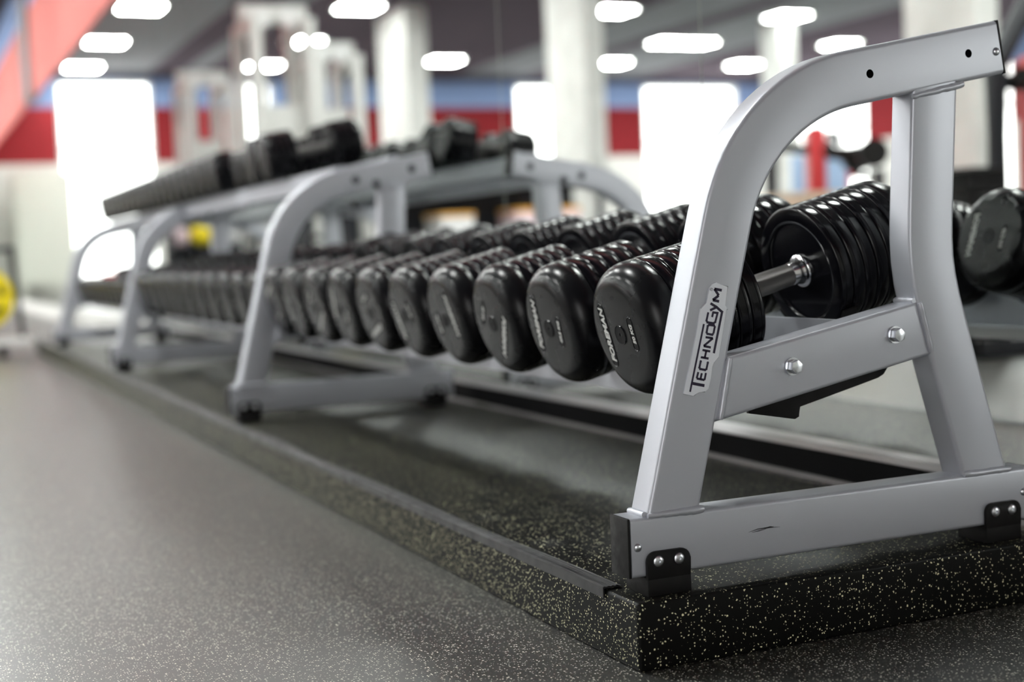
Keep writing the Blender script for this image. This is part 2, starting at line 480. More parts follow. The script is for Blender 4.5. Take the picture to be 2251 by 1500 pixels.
# ------------------------------------------------------------------ ceiling light panels
LH = 0.31
lv = [(2.61, 18.87), (2.57, 22.1), (2.57, 25.1), (5.66, 18.36), (5.73, 21.65), (5.78, 24.6), (9.03, 23.6), (9.68, 18.0), (12.65, 23.6),
      (12.35, 20.9), (12.97, 20.9), (15.74, 23.6), (12.93, 18.0), (16.02, 20.7)]
spots = [(R_(x), y) for x, y in lv]
for x in (-1.05, -4.2, -7.5, -11.1, -14.4):
    for y in (15.0, 11.8, 8.6, 5.4) + (2.2,):
        spots.append((x, y))
place = ['above the far wall windows', 'over the middle of the hall', 'over the aisle beside the racks']
proto = None
for i, (x, y) in enumerate(spots):
    if proto is None:
        o = empty('ceiling_light')
        bm = bmesh.new()
        for a, b, c, d in ((-LH, LH, -LH, -LH + 0.02), (-LH, LH, LH - 0.02, LH), (-LH, -LH + 0.02, -LH + 0.02, LH - 0.02), (LH - 0.02, LH, -LH + 0.02, LH - 0.02)):
            box(bm, a, b, c, d, -0.04, 0)
        finish('light_frame', bm, white_paint, o, smooth=False)
        bm = bmesh.new(); box(bm, -LH + 0.02, LH - 0.02, -LH + 0.02, LH - 0.02, -0.032, -0.005)
        finish('diffuser', bm, panel_mat, o, smooth=False)
        proto = o
    else: o = dup(proto)
    o.location = (x, y, CZ)
    tag(o, 'bright square light panel set in the dark ceiling of the hall', 'ceiling light', 'square ceiling light panels')

# ------------------------------------------------------------------ columns
def column(x, y, w, d, label):
    bm = bmesh.new(); box(bm, x - w / 2, x + w / 2, y - d / 2, y + d / 2, FZ, CZ, bev=0.01)
    tag(finish('concrete_column', bm, concrete), label, 'column', 'concrete columns')
concrete = add_noise(mat('pale_concrete', (0.74, 0.74, 0.71), 0.7), 3.0, color=((0.66, 0.66, 0.63), (0.82, 0.82, 0.79)), detail=8)
column(R_(6.45), 18.8, 0.34, 1.3, 'bright pale column rising behind the top arm of the second rack frame')
column(R_(6.82), 13.7, 0.25, 1.05, 'broad pale column seen in the mirror left of the bright window beside the near frame')
column(R_(6.07), 6.3, 0.2, 0.74, 'wide rough concrete column mirrored behind the rear leg of the near rack frame')
column(R_(13.15), 18.6, 0.3, 0.6, 'slim white column seen in the mirror over the curve of the near frame')

# ------------------------------------------------------------------ the rack
A_LEG = math.radians(90 - 14.8)
A_TOP = math.radians(10.0)
cl = Vector((math.cos(A_LEG), math.sin(A_LEG))); ct = Vector((math.cos(A_TOP), math.sin(A_TOP)))
corner = Vector((0.2102, 0.6293)); RB = 0.258
ang = A_LEG - A_TOP
T = RB * math.tan(ang / 2)
p_in = corner - cl * T; p_out = corner + ct * T
nrm = Vector((cl.y, -cl.x)); cc = p_in + nrm * RB
arch = [Vector((0.0655, 0.076)) - cl * 0.03, p_in - cl * 0.1]
for k in range(17):
    a = A_LEG + PI / 2 - ang * k / 16
    arch.append(cc + Vector((math.cos(a), math.sin(a))) * RB)
arch += [Vector((p_out.x + 0.1 * ct.x, p_out.y + 0.1 * ct.y)), Vector((0.643, 0.664 + 0.1763 * (0.643 - 0.407)))]

DT = 0.05   # tube depth
def side_frame(parent):
    # welded arch: front leg bending into the top arm; holes cut with a boolean
    bm = bmesh.new()
    dirs = [tuple(cl)] * 2 + [None] * 17 + [tuple(ct)] * 2
    dirs[2] = tuple(cl); dirs[18] = tuple(ct)
    sweep_tube(bm, [tuple(p) for p in arch], hw=0.039, d=DT, r=0.0065, dirs=dirs)
    o = finish('side_frame', bm, [silver, hole_black], parent, angle=40)
    # holes
    bm = bmesh.new()
    for x, z in ((0.407, 0.664), (0.584, 0.695)): disc_y(bm, x, z, 0.0062, -0.01, 0.02, mi=0)
    cut = finish('cutter', bm, hole_black)
    md = o.modifiers.new('holes', 'BOOLEAN'); md.operation = 'DIFFERENCE'; md.object = cut; md.solver = 'EXACT'
    try: md.material_mode = 'TRANSFER'
    except Exception: pass
    dg = bpy.context.evaluated_depsgraph_get(); dg.update()
    me = bpy.data.meshes.new_from_object(o.evaluated_get(dg))
    o.modifiers.clear(); o.data = me
    bpy.data.objects.remove(cut)
    me.polygons.foreach_set('use_smooth', [True] * len(me.polygons)); me.set_sharp_from_angle(angle=math.radians(40))

    # base tube
    bm = bmesh.new(); sweep_tube(bm, [(0.0, 0.04), (0.3, 0.04), (0.685, 0.04)], hw=0.04, d=DT + 0.0012, r=0.006, y0=-0.0006)
    finish('base_tube', bm, silver, o, angle=40)
    # rear leg with a kink at mid height
    bm = bmesh.new()
    pl = [(0.6091, 0.048), (0.5495, 0.245), (0.5235, 0.335), (0.5155, 0.37), (0.5115, 0.40), (0.5105, 0.43), (0.5115, 0.46), (0.5245, 0.664)]
    sweep_tube(bm, pl, hw=0.0405, d=DT - 0.001, r=0.0065, y0=0.0005)
    finish('rear_leg', bm, silver, o, angle=40)
    # sloping cross beam carrying the lower shelf
    bm = bmesh.new(); dx = math.tan(math.radians(10.2))
    sweep_tube(bm, [(0.118, 0.2335), (0.3, 0.2335 + 0.182 * dx), (0.515, 0.2335 + 0.397 * dx)], hw=0.0405, d=DT - 0.002, r=0.006, y0=0.001)
    finish('cross_beam', bm, silver, o, angle=40)
    # weld beads
    rw = random.Random(3)
    def bead(p0, p1, r0=0.0032, r1=0.0042, n=16):
        r0 *= 1.3; r1 *= 1.3
        bm = bmesh.new(); pts = []; rr = []
        for k in range(n + 1):
            t = k / n; p = Vector(p0).lerp(Vector(p1), t)
            pts.append(p + Vector((0, 0, rw.uniform(-.0004, .0004)))); rr.append((r0 + (r1 - r0) * t) * (1.15 if k in (0, n) else rw.uniform(.9, 1.08)) * (0.7 if k in (0, n) else 1))
        tube(bm, pts, rr, seg=10); finish('weld_bead', bm, silver, o, angle=60)
    bead((0.026, -0.0005, 0.081), (0.111, -0.0005, 0.0812), 0.0028, 0.0046)
    bead((0.557, -0.0005, 0.081), (0.646, -0.0005, 0.081), 0.004, 0.0035)
    bead((0.480, -0.0005, 0.6325), (0.571, -0.0005, 0.6505), 0.0028, 0.0046)
    bead((0.143, 0.0, 0.199), (0.161, 0.0, 0.281), 0.0035, 0.0042)
    bead((0.484, 0.0, 0.338), (0.503, 0.0, 0.266), 0.0042, 0.0035)
    bead((0.024, 0.004, 0.082), (0.024, DT - 0.004, 0.082), 0.004, 0.004, 8)
    bead((0.478, 0.004, 0.341), (0.478, DT - 0.004, 0.341), 0.004, 0.004, 8)
    bead((0.157, 0.004, 0.284), (0.157, DT - 0.004, 0.284), 0.003, 0.003, 8)
    # end caps
    bm = bmesh.new(); box(bm, -0.0045, 0.0, 0.0, DT, 0.0, 0.08, bev=0.0015)
    c = finish('end_cap', bm, black_plastic, o); c['label'] = 'black plastic end cap'
    bm = bmesh.new(); box(bm, 0.685, 0.6895, 0.0, DT, 0.0, 0.08, bev=0.0015)
    finish('end_cap', bm, black_plastic, o)['label'] = 'black plastic end cap'
    e = Vector(arch[-1]); n2 = Vector((-ct.y, ct.x))
    bm = bmesh.new(); q = [e + n2 * 0.0392, e - n2 * 0.0392, e - n2 * 0.0392 + ct * 0.0045, e + n2 * 0.0392 + ct * 0.0045]
    prism_y(bm, [tuple(v) for v in q], 0.0, DT, bev=0.0012)
    finish('end_cap', bm, black_plastic, o)['label'] = 'black plastic end cap'
    # rubber feet: block under the tube, plate up its side, two bolts each
    for x0, x1 in ((0.0200, 0.0862), (0.5935, 0.6600)):
        bm = bmesh.new()
        box(bm, x0, x1, -0.006, DT + 0.006, PZ, -0.0005, bev=0.0015)
        r = 0.013; zt = 0.0335
        pts = [(x0, -0.004), (x1, -0.004)] + arc_pts(x1 - r, zt - r, r, 0, 90, 5) + arc_pts(x0 + r, zt - r, r, 90, 180, 5)
        prism_y(bm, pts, -0.0062, -0.0002, bev=0.0012)
        prism_y(bm, pts, DT + 0.0002, DT + 0.0062, bev=0.0012)
        finish('rubber_foot', bm, black_plastic, o)['label'] = 'black rubber foot'
        for fx in (0.25, 0.725):
            bm = bmesh.new(); cx = x0 + fx * (x1 - x0)
            rr = [(-0.0062, 0.0078), (-0.0078, 0.0074), (-0.0092, 0.0055), (-0.0098, 0.003), (-0.0098, 0.0018), (-0.0075, 0.0016), (-0.0075, 0.0)]
            lathe(bm, rr, 20, 'y')
            bmesh.ops.translate(bm, verts=bm.verts, vec=(cx, 0, 0.0205))
            finish('foot_bolt', bm, zinc, o)
    # small domed screws
    for x, z in ((0.0095, 0.041), (0.6705, 0.043), (0.6355, 0.6985)):
        bm = bmesh.new(); disc_y(bm, x, z, 0.0062, -0.0042, 0.0002, dome=1)
        finish('dome_screw', bm, zinc, o)
    # hex bolts of the shelf
    for x, z in ((0.262, 0.2625), (0.4385, 0.295)):
        bm = bmesh.new()
        disc_y(bm, x, z, 0.0125, -0.002, 0.0003)
        lathe_ring = [(-0.002, 0.0118), (-0.0035, 0.0112), (-0.004, 0.0095)]
        hexr = 0.0098
        pts = [(x + hexr * math.cos(math.radians(60 * k + 20)), z + hexr * math.sin(math.radians(60 * k + 20))) for k in range(6)]
        prism_y(bm, pts, -0.0125, -0.002, bev=0.0009)
        finish('hex_bolt', bm, zinc, o)
    return o

# --- badge with traced lettering (plane of the tube's side face)
_co = M4.translation
def on_face(px, py):
    d = _f + _r2 * ((px - 1125.5) / F_PX) - _u2 * ((py - 750) / F_PX)
    t = (0.0 - _co.y) / d.y
    p = _co + d * t
    return (p.x, p.z)
def zb(a, b): return on_face(1450 + a / 4.412, 580 + b / 4.412)
BADGE = [zb(a, b) for a, b in [(222, 1262), (322, 1286), (370, 1238), (430, 1247), (470, 1212), (488, 1110), (500, 1000), (508, 955), (568, 908), (612, 600), (628, 450), (660, 445), (618, 408), (656, 218), (562, 202), (545, 176), (500, 198), (468, 238), (450, 385), (386, 432), (340, 720), (280, 1010)]]
def badge(parent):
    bm = bmesh.new()
    prism_y(bm, list(reversed(BADGE)), -0.0028, 0.0002, bev=0.0011, seg=2)
    def stroke(pts, w):
        w *= 1.2
        P = [Vector(zb(*p)) for p in pts]; h = w / 2
        for i in range(len(P) - 1):
            t = (P[i + 1] - P[i]); ln = t.length; t.normalize(); n = Vector((-t.y, t.x))
            a = P[i] - t * (h * 0.9 if i > 0 else 0); b = P[i + 1] + t * (h * 0.9 if i < len(P) - 2 else 0)
            q = [a + n * h, b + n * h, b - n * h, a - n * h]
            f = bm.faces.new([bm.verts.new((v.x, -0.00295 - 0.00002 * i, v.y)) for v in q]); f.material_index = 1
    def letter(BL, BR, TL, TR, strokes, w):
        def m(u, v): return (BL[0] * (1 - u) * (1 - v) + BR[0] * u * (1 - v) + TL[0] * (1 - u) * v + TR[0] * u * v,
                             BL[1] * (1 - u) * (1 - v) + BR[1] * u * (1 - v) + TL[1] * (1 - u) * v + TR[1] * u * v)
        for s in strokes: stroke([m(*q) for q in s], w)
    W = 0.0026
    stroke([(284, 1242), (418, 584)], 0.0024)            # long bar over the word
    stroke([(310, 1160), (424, 1182)], 0.0034)           # T
    letter((424, 1128), (438, 1058), (348, 1112), (364, 1050), [[(0, 0), (0, 1)], [(0, 0), (1, 0)], [(0, .52), (.9, .52)], [(0, 1), (1, 1)]], W)
    letter((440, 1032), (458, 952), (372, 1018), (388, 940), [[(1, .1), (.9, 0), (.15, 0), (0, .15), (0, .85), (.15, 1), (.9, 1), (1, .9)]], W)
    letter((464, 920), (480, 850), (388, 906), (404, 836), [[(0, 0), (0, 1)], [(1, 0), (1, 1)], [(0, .5), (1, .5)]], W)
    letter((486, 812), (506, 722), (416, 798), (434, 712), [[(0, 0), (0, 1)], [(0, 1), (1, 0)], [(1, 0), (1, 1)]], W)
    letter((508, 690), (526, 600), (442, 678), (458, 592), [[(.15, 0), (.85, 0), (1, .15), (1, .85), (.85, 1), (.15, 1), (0, .85), (0, .15), (.15, 0)]], W)
    letter((524, 580), (550, 478), (440, 566), (462, 466), [[(.95, 1), (.15, 1), (0, .85), (0, .15), (.15, 0), (1, 0), (1, .48), (.55, .48)]], W)
    stroke([(482, 384), (540, 420), (594, 468), (514, 868)], 0.0030)      # Y running into the lower bar
    stroke([(478, 452), (540, 422)], 0.0028)
    letter((566, 366), (592, 258), (504, 352), (520, 244), [[(0, 0), (0, 1)], [(0, 1), (.5, .25)], [(.5, .25), (1, 1)], [(1, 1), (1, 0)]], 0.0031)
    # small registered mark
    c = Vector(zb(490, 248))
    ring = [c + Vector((math.cos(2 * PI * k / 14), math.sin(2 * PI * k / 14))) * 0.0022 for k in range(14)]
    ring2 = [c + Vector((math.cos(2 * PI * k / 14), math.sin(2 * PI * k / 14))) * 0.0017 for k in range(14)]
    for k in range(14):
        q = [ring[k], ring[(k + 1) % 14], ring2[(k + 1) % 14], ring2[k]]
        bm.faces.new([bm.verts.new((v.x, -0.003, v.y)) for v in q]).material_index = 1
    stroke([(482, 250), (497, 244)], 0.0006)
    return finish('badge', bm, [badge_white, badge_ink], parent, angle=30)

rack = empty('dumbbell_rack', (0, 0, PZ))
tag(rack, 'long silver steel dumbbell rack of four arched frames on the rubber platform', 'dumbbell rack')
def adopt(o):
    o.parent = rack; o.location.z -= PZ
frame0 = side_frame(None)
bd = badge(frame0); bd['label'] = 'white raised badge with dark lettering up the front leg'
# scuff mark on the near base tube
bm = bmesh.new()
for pts in ([(1645, 1170.5), (1665, 1163.5), (1690, 1160), (1714, 1158.5)], [(1652, 1171), (1668, 1167), (1684, 1163)], [(1672, 1164), (1692, 1158.5), (1700, 1158)]):
    P = [on_face(*p) for p in pts]
    for i in range(len(P) - 1):
        w = 0.0009 if i == 1 else 0.0004
        w0 = 0.0002 if i == 0 else 0.0009; w1 = 0.0009 if i < len(P) - 2 else 0.0002
        q = [(P[i][0], P[i][1] + w0), (P[i + 1][0], P[i + 1][1] + w1), (P[i + 1][0], P[i + 1][1] - w1), (P[i][0], P[i][1] - w0)]
        bm.faces.new([bm.verts.new((x, -0.0009, z)) for x, z in q])
finish('scuff_mark', bm, mat('scuff', (0.10, 0.10, 0.11), 0.7), frame0)
adopt(frame0)
frames = [frame0]
for k in (1, 2, 3):
    f = frame0.copy(); COL.objects.link(f); f.parent = rack
    for ch in frame0.children:
        if ch.name.startswith(('badge', 'scuff')): continue
        c = ch.copy(); COL.objects.link(c); c.parent = f
    f.location = frame0.location + Vector((0, L * k, 0)); frames.append(f)

# lower shelf trays: one per bay
TILT = math.radians(14.0)
def shelf(y0, y1):
    bm = bmesh.new(); s = math.tan(math.radians(11))
    prof = [(0.232, 0.2), (0.232, 0.236), (0.236, 0.237), (0.236, 0.207), (0.3825, 0.2375), (0.3825, 0.3175), (0.3865, 0.3185), (0.3865, 0.235), (0.462, 0.252), (0.463, 0.247), (0.386, 0.230)]
    prism_y(bm, prof, y0, y1)
    return finish('shelf_tray', bm, silver, None, smooth=False)
for b in range(3):
    t = shelf(b * L + DT + 0.002, (b + 1) * L - 0.002); adopt(t)
    bm = bmesh.new()
    yb = b * L + DT + 0.001
    prism_y(bm, [(0.222, 0.196), (0.300, 0.181), (0.307, 0.184), (0.308, 0.199), (0.405, 0.2195), (0.414, 0.2215), (0.448, 0.229), (0.458, 0.2335), (0.4655, 0.243), (0.4655, 0.29), (0.222, 0.25)], yb, yb + 0.006, bev=0.001)
    c = finish('end_bracket', bm, black_plastic, None); adopt(c)

# top shelf rails of the two far bays
for b in (1, 2):
    for x, z, w in ((0.36, 0.705, 0.055), (0.53, 0.735, 0.055)):
        bm = bmesh.new()
        prism_y(bm, [(x, z - w), (x + 0.03, z - w + 0.005), (x + 0.03, z + 0.005), (x, z)], b * L + DT + 0.002, (b + 1) * L - 0.002)
        adopt(finish('top_rail', bm, silver, None, smooth=False))
    # bolts that hold it
    for yy in (b * L, (b + 1) * L) if b == 2 else (b * L,):
        for x, z in ((0.407, 0.664), (0.584, 0.695), (0.47, 0.652)):
            bm = bmesh.new(); disc_y(bm, x, z, 0.012, yy - 0.008, yy, dome=1)
            adopt(finish('hex_bolt', bm, dark_steel, None))

# ------------------------------------------------------------------ dumbbells
def cradle_bm(R):
    """curved saddle strip under a head; local origin on the dumbbell axis"""
    bm = bmesh.new()
    a0, a1, n = -90 - 52, -90 + 52, 18
    for k in range(n):
        q = []
        for a in (a0 + (a1 - a0) * k / n, a0 + (a1 - a0) * (k + 1) / n):
            ca, sa = math.cos(math.radians(a)), math.sin(math.radians(a))
            q.append((ca, sa))
        for X0, X1 in ((0, 0.026),):
            def P(i, r, x): return (x, q[i][0] * r, q[i][1] * r)
            vs = [bm.verts.new(P(i, r, x)) for x in (X0, X1) for r in (R + 0.0015, R + 0.0055) for i in (0, 1)]
            for f in ((0, 1, 3, 2), (4, 6, 7, 5), (0, 4, 5, 1), (2, 3, 7, 6)): bm.faces.new([vs[j] for j in f])
            if k == 0: bm.faces.new([vs[j] for j in (0, 2, 6, 4)])
            if k == n - 1: bm.faces.new([vs[j] for j in (1, 5, 7, 3)])
    bmesh.ops.remove_doubles(bm, verts=bm.verts, dist=1e-5)
    return bm

def face_plate(bm, x, sgn, R, roll, kg, detail=True):
    """raised capsules with lettering and centre bolt on the flat end face; sgn=-1 faces -x"""
    base = Matrix.Translation((x, 0, 0)) @ (Matrix.Rotation(-PI / 2, 4, 'Y') if sgn < 0 else Matrix.Rotation(PI / 2, 4, 'Y'))
    # local xy plane; local z points outwards. spin so text reads upward
    if sgn < 0: base = base @ Matrix.Rotation(PI, 4, 'Z') @ Matrix.Rotation(PI / 2, 4, 'Z')
    if sgn < 0: base = base @ Matrix.Rotation(PI / 2, 4, 'Z')
    base = base @ Matrix.Rotation(roll, 4, 'Z')
    def capsule(cx, cy, w, h):
        n = 8; r = h / 2
        def ringp(rr, z):
            out = []
            for sx, a0 in ((1, -90), (-1, 90)):
                for k in range(n + 1):
                    a = math.radians(a0 + 180 * k / n)
                    out.append(base @ Vector((cx + sx * (w / 2 - r) + rr * math.cos(a), cy + rr * math.sin(a), z)))
            return out
        R1, R2, R3 = ringp(r, 0.0), ringp(r - 0.0008, 0.0009), ringp(r - 0.002, 0.0001)
        V = [[bm.verts.new(p) for p in RR] for RR in (R1, R2, R3)]
        m = len(R1)
        for a in range(2):
            for k in range(m):
                bm.faces.new((V[a][k], V[a][(k + 1) % m], V[a + 1][(k + 1) % m], V[a + 1][k])).material_index = 0
        bm.faces.new(V[2]).material_index = 1
    k = R / 0.1
    if detail:
        capsule(0.0, 0.0415 * k, 0.098 * k, 0.0185 * k)
        capsule(0.0, -0.037 * k, 0.052 * k, 0.0155 * k)
        text_bm(bm, 'FOREMAN', 0.0165 * k, 0.0003, 2, base @ Matrix.Translation((0, 0.0415 * k, 0.0004)), shear=0.25, offset=0.0005, width=1.08)
        text_bm(bm, kg + ' KG', 0.0098 * k, 0.0003, 2, base @ Matrix.Translation((0, -0.037 * k, 0.0004)), shear=0.15, offset=0.0003, width=1.1)
    # centre bolt disc
    n = 24
    def ring(rr, z): return [bm.verts.new(base @ Vector((rr * math.cos(2 * PI * j / n), rr * math.sin(2 * PI * j / n), z))) for j in range(n)]
    rs = [ring(0.0150 * k, 0.0002), ring(0.0145 * k, 0.0016), ring(0.0138 * k, 0.0010), ring(0.0032 * k, 0.0008), ring(0.0030 * k, -0.001)]
    for a in range(4):
        for j in range(n): bm.faces.new((rs[a][j], rs[a][(j + 1) % n], rs[a + 1][(j + 1) % n], rs[a + 1][j])).material_index = 3 if a >= 1 else 0
    bm.faces.new(rs[4]).material_index = 1

def head_profiles(R, hl, nplates):
    """lathe profile from the outer end (x=0) inwards to x=hl"""
    cap = min(0.05, hl * 0.32); fr = cap * 0.74
    p = [(0.0, 0.0), (0.0, R - fr * 0.85)]
    for k in range(1, 9):
        a = PI / 2 * k / 8
        p.append((fr * (1 - math.cos(a)), (R - fr * 0.85) + fr * 0.85 * math.sin(a)))
    p += [(cap - 0.001, R), (cap, R - 0.001), (cap, R * 0.5)]
    plates = []
    w = (hl - cap) / nplates
    for i in range(nplates):
        x0 = cap + i * w + 0.0004; x1 = cap + (i + 1) * w - 0.0004; g = min(0.0035, w * 0.2)
        rr = R * (0.995 if i % 2 else 1.0)
        xm = x0 + (x1 - x0) * 0.62
        q = [(x0, R * 0.5), (x0, rr - g)]
        for k in range(1, 4):
            a = PI / 2 * k / 3; q.append((x0 + g * (1 - math.cos(a)), rr - g + g * math.sin(a)))
        q += [(xm, rr), (xm + 0.0006, rr - 0.0008), (xm + 0.0012, rr)]
        for k in range(0, 4):
            a = PI / 2 * k / 3; q.append((x1 - g + g * math.sin(a), rr - g + g * math.cos(a)))
        if i == nplates - 1:   # inner face with a recessed disc
            q += [(x1, rr * 0.80), (x1 - 0.003, rr * 0.775), (x1 - 0.0035, rr * 0.70), (x1 - 0.003, rr * 0.26), (x1 - 0.003, 0.0)]
        else: q += [(x1, R * 0.5)]
        plates.append(q)
    return p, plates

def make_dumbbell(R, LEN, grip, nplates, kg, roll, fine=True):
    """built along local +x, x=0 at its front end face"""
    root = empty('dumbbell')
    hl = (LEN - grip) / 2
    capp, plates = head_profiles(R, hl, nplates)
    seg = 72 if fine else 36
    for side in (0, 1):
        def mx(q): return [(x, r) if side == 0 else (LEN - x, r) for x, r in q]
        bm = bmesh.new(); lathe(bm, mx(capp), seg)
        finish('head_cap', bm, rubber_satin, root, angle=50)
        bm = bmesh.new(); face_plate(bm, 0.0 if side == 0 else LEN, -1 if side == 0 else 1, R, roll if side == 0 else -roll, kg, True)
        lab = finish('face_marking', bm, [rubber, rubber_face, white_ink, mat('disc', (0.035, 0.035, 0.038), 0.45) if False else rubber_face], root, angle=30)
        lab.parent = root.children[-2] if False else root
        for q in plates:
            bm = bmesh.new(); lathe(bm, mx(q), seg); finish('weight_plate', bm, rubber, root, angle=50)
        # flared chrome collar
        cx = hl - 0.003; s = 1
        cp = [(cx, 0.026), (cx + 0.003, 0.0262), (cx + 0.005, 0.0245), (cx + 0.006, 0.0205), (cx + 0.012, 0.0185), (cx + 0.022, 0.0178), (cx + 0.024, 0.0165), (cx + 0.024, 0.015)]
        bm = bmesh.new(); lathe(bm, mx(cp), 36); finish('collar', bm, chrome, root, angle=50)
    bm = bmesh.new(); lathe(bm, [(hl, 0.0), (hl, 0.0165), (hl + 0.02, 0.0168), (LEN / 2, 0.0176), (LEN - hl - 0.02, 0.0168), (LEN - hl, 0.0165), (LEN - hl, 0.0)], 36)
    finish('handle', bm, knurled, root, angle=60)
    root.rotation_euler = (0, -TILT, 0)
    return root

def reparent_faces(root):
    # each face marking belongs to its own head cap
    caps = [c for c in root.children if c.name.startswith('head_cap')]
    marks = [c for c in root.children if c.name.startswith('face_marking')]
    for c, m in zip(caps, marks): m.parent = c

ORD = ['first', 'second', 'third', 'fourth', 'fifth', 'sixth', 'seventh', 'eighth', 'ninth', 'tenth', 'eleventh', 'twelfth', 'thirteenth', 'fourteenth', 'fifteenth', 'sixteenth', 'seventeenth', 'eighteenth', 'nineteenth', 'twentieth', 'twenty-first', 'twenty-second', 'twenty-third', 'twenty-fourth', 'twenty-fifth', 'twenty-sixth']

bay1 = [(0.178, 0.508, 6, '50', 0.06), (0.424, 0.478, 5, '47,5', -0.12), (0.660, 0.466, 5, '45', 2.6), (0.900, 0.456, 5, '42,5', -2.9),
        (1.137, 0.446, 5, '40', 0.3), (1.372, 0.438, 4, '37,5', 1.9), (1.603, 0.430, 4, '35', -0.4), (1.830, 0.422, 4, '32,5', 2.2), (2.052, 0.414, 4, '30', 0.2), (2.262, 0.406, 4, '27,5', -1.2)]
X0, Z0 = 0.092, 0.310
cradles = {}
def add_cradles(y, R, LEN, grip, x0, z0):
    hl = (LEN - grip) / 2
    for t in (hl - 0.028, LEN - hl + 0.002):
        key = round(R, 4)
        if key not in cradles:
            o = finish('saddle', cradle_bm(R), black_plastic, rack); cradles[key] = o
        else:
            o = cradles[key].copy(); COL.objects.link(o); o.parent = rack
        o.rotation_euler = (0, -TILT, 0)
        o.location = (x0 + t * math.cos(TILT), y, z0 + t * math.sin(TILT) - PZ)
rnd = random.Random(11)
for i, (y, LEN, npl, kg, roll) in enumerate(bay1):
    grip = 0.138 + 0.0025 * i; x0 = X0 + 0.002 * i; z0 = Z0 + 0.0005 * i
    d = make_dumbbell(0.1, LEN, grip, npl, kg, roll, fine=i < 5)
    reparent_faces(d)
    d.location = (x0, y, z0)
    if i == 0: lb = 'black rubber dumbbell marked 50 KG, nearest one, partly behind the near frame leg'
    elif i == 9: lb = 'black rubber dumbbell last in the near bay, right before the second arched frame'
    else: lb = 'black rubber dumbbell with stacked plates, %s from the near frame on the lower shelf' % ORD[i]
    tag(d, lb, 'dumbbell', 'dumbbells on the lower shelf, near bay')
    add_cradles(y, 0.1, LEN, grip, x0, z0)

def simple_dumbbell(R, LEN, grip, name='dumbbell', npl=3):
    root = empty(name); hl = (LEN - grip) / 2
    fr = R * 0.25
    for side in (0, 1):
        q = [(0, 0), (0, R - fr)] + [(fr * (1 - math.cos(PI / 2 * k / 4)), R - fr + fr * math.sin(PI / 2 * k / 4)) for k in range(1, 5)]
        w = (hl - fr * 1.2) / npl
        for j in range(npl):
            a = fr * 1.2 + j * w
            q += [(a, R), (a + 0.0015, R - 0.003), (a + 0.003, R)]
        q += [(hl, R - 0.002), (hl, R * 0.3), (hl, 0)]
        bm = bmesh.new(); lathe(bm, [(x, r) if side == 0 else (LEN - x, r) for x, r in q], 28); finish('weight_head', bm, rubber_satin, root, angle=50)
    bm = bmesh.new(); lathe(bm, [(hl - 0.002, 0), (hl - 0.002, 0.0155), (LEN - hl + 0.002, 0.0155), (LEN - hl + 0.002, 0)], 16); finish('handle', bm, knurled, root)
    root.rotation_euler = (0, -TILT, 0)
    return root

# second and third bay, lower shelf
p2 = simple_dumbbell(0.092, 0.37, 0.15, npl=4); p3 = simple_dumbbell(0.074, 0.32, 0.15, npl=3)
n2 = 11
for i in range(n2):
    y = L + DT + 0.105 + i * (L - DT - 0.21) / (n2 - 1)
    d = p2 if i == 0 else dup(p2)
    x0 = 0.125; z0 = 0.310
    d.location = (x0, y, z0)
    tag(d, 'black rubber dumbbell on the lower shelf, %s beyond the second arched frame' % ORD[i], 'dumbbell', 'dumbbells on the lower shelf, middle bay')
    add_cradles(y, 0.092, 0.37, 0.15, x0, z0)
n3 = 13
for i in range(n3):
    y = 2 * L + DT + 0.085 + i * (L - DT - 0.17) / (n3 - 1)
    d = p3 if i == 0 else dup(p3)
    x0 = 0.150; z0 = 0.298
    d.location = (x0, y, z0)
    tag(d, 'smaller black dumbbell on the lower shelf, %s beyond the third arched frame' % ORD[i], 'dumbbell', 'dumbbells on the lower shelf, far bay')
    add_cradles(y, 0.074, 0.32, 0.15, x0, z0)

# top shelf
pt = simple_dumbbell(0.079, 0.29, 0.11, npl=2)
pm = simple_dumbbell(0.068, 0.29, 0.12, npl=3)
pb = simple_dumbbell(0.080, 0.34, 0.13, npl=4)
tilt10 = math.radians(10)
for q in (pt, pm, pb): q.rotation_euler = (0, -tilt10, 0)
seq = [(3.03, 0.080, pb, 0.29), (3.205, 0.080, pb, 0.29), (3.37, 0.068, pm, 0.31), (3.52, 0.068, pm, 0.31)]
y = 3.82
while y < 3 * L - 0.05:
    seq.append((y, 0.079, pt, 0.285))
    y += 0.165
first = set()
for i, (yy, R, p, x0) in enumerate(seq):
    d = dup(p) if R in first else p
    first.add(R)
    zR = R + (0.0012 if R == 0.079 else 0)
    d.location = (x0, yy, 0.7065 + 0.1763 * (x0 - 0.36) + (zR + 0.001) / math.cos(tilt10))
    if R == 0.080: lb = ('bulky black dumbbell at the near end of the top shelf, first in line', 'bulky black dumbbell on the top shelf, right behind the nearest one')[i]
    elif R == 0.068: lb = 'medium black dumbbell on the top shelf, %s one after the two bulky dumbbells' % ORD[i - 2]
    elif i - 4 < len(ORD): lb = 'plain black dumbbell on the top shelf, %s in line beyond the empty gap' % ORD[i - 4]
    else: lb = 'plain black dumbbell on the top shelf, %s from the far end' % ORD[len(seq) - 1 - i]
    tag(d, lb, 'dumbbell', 'small dumbbells on the top shelf' if R == 0.079 else 'larger dumbbells on the top shelf')

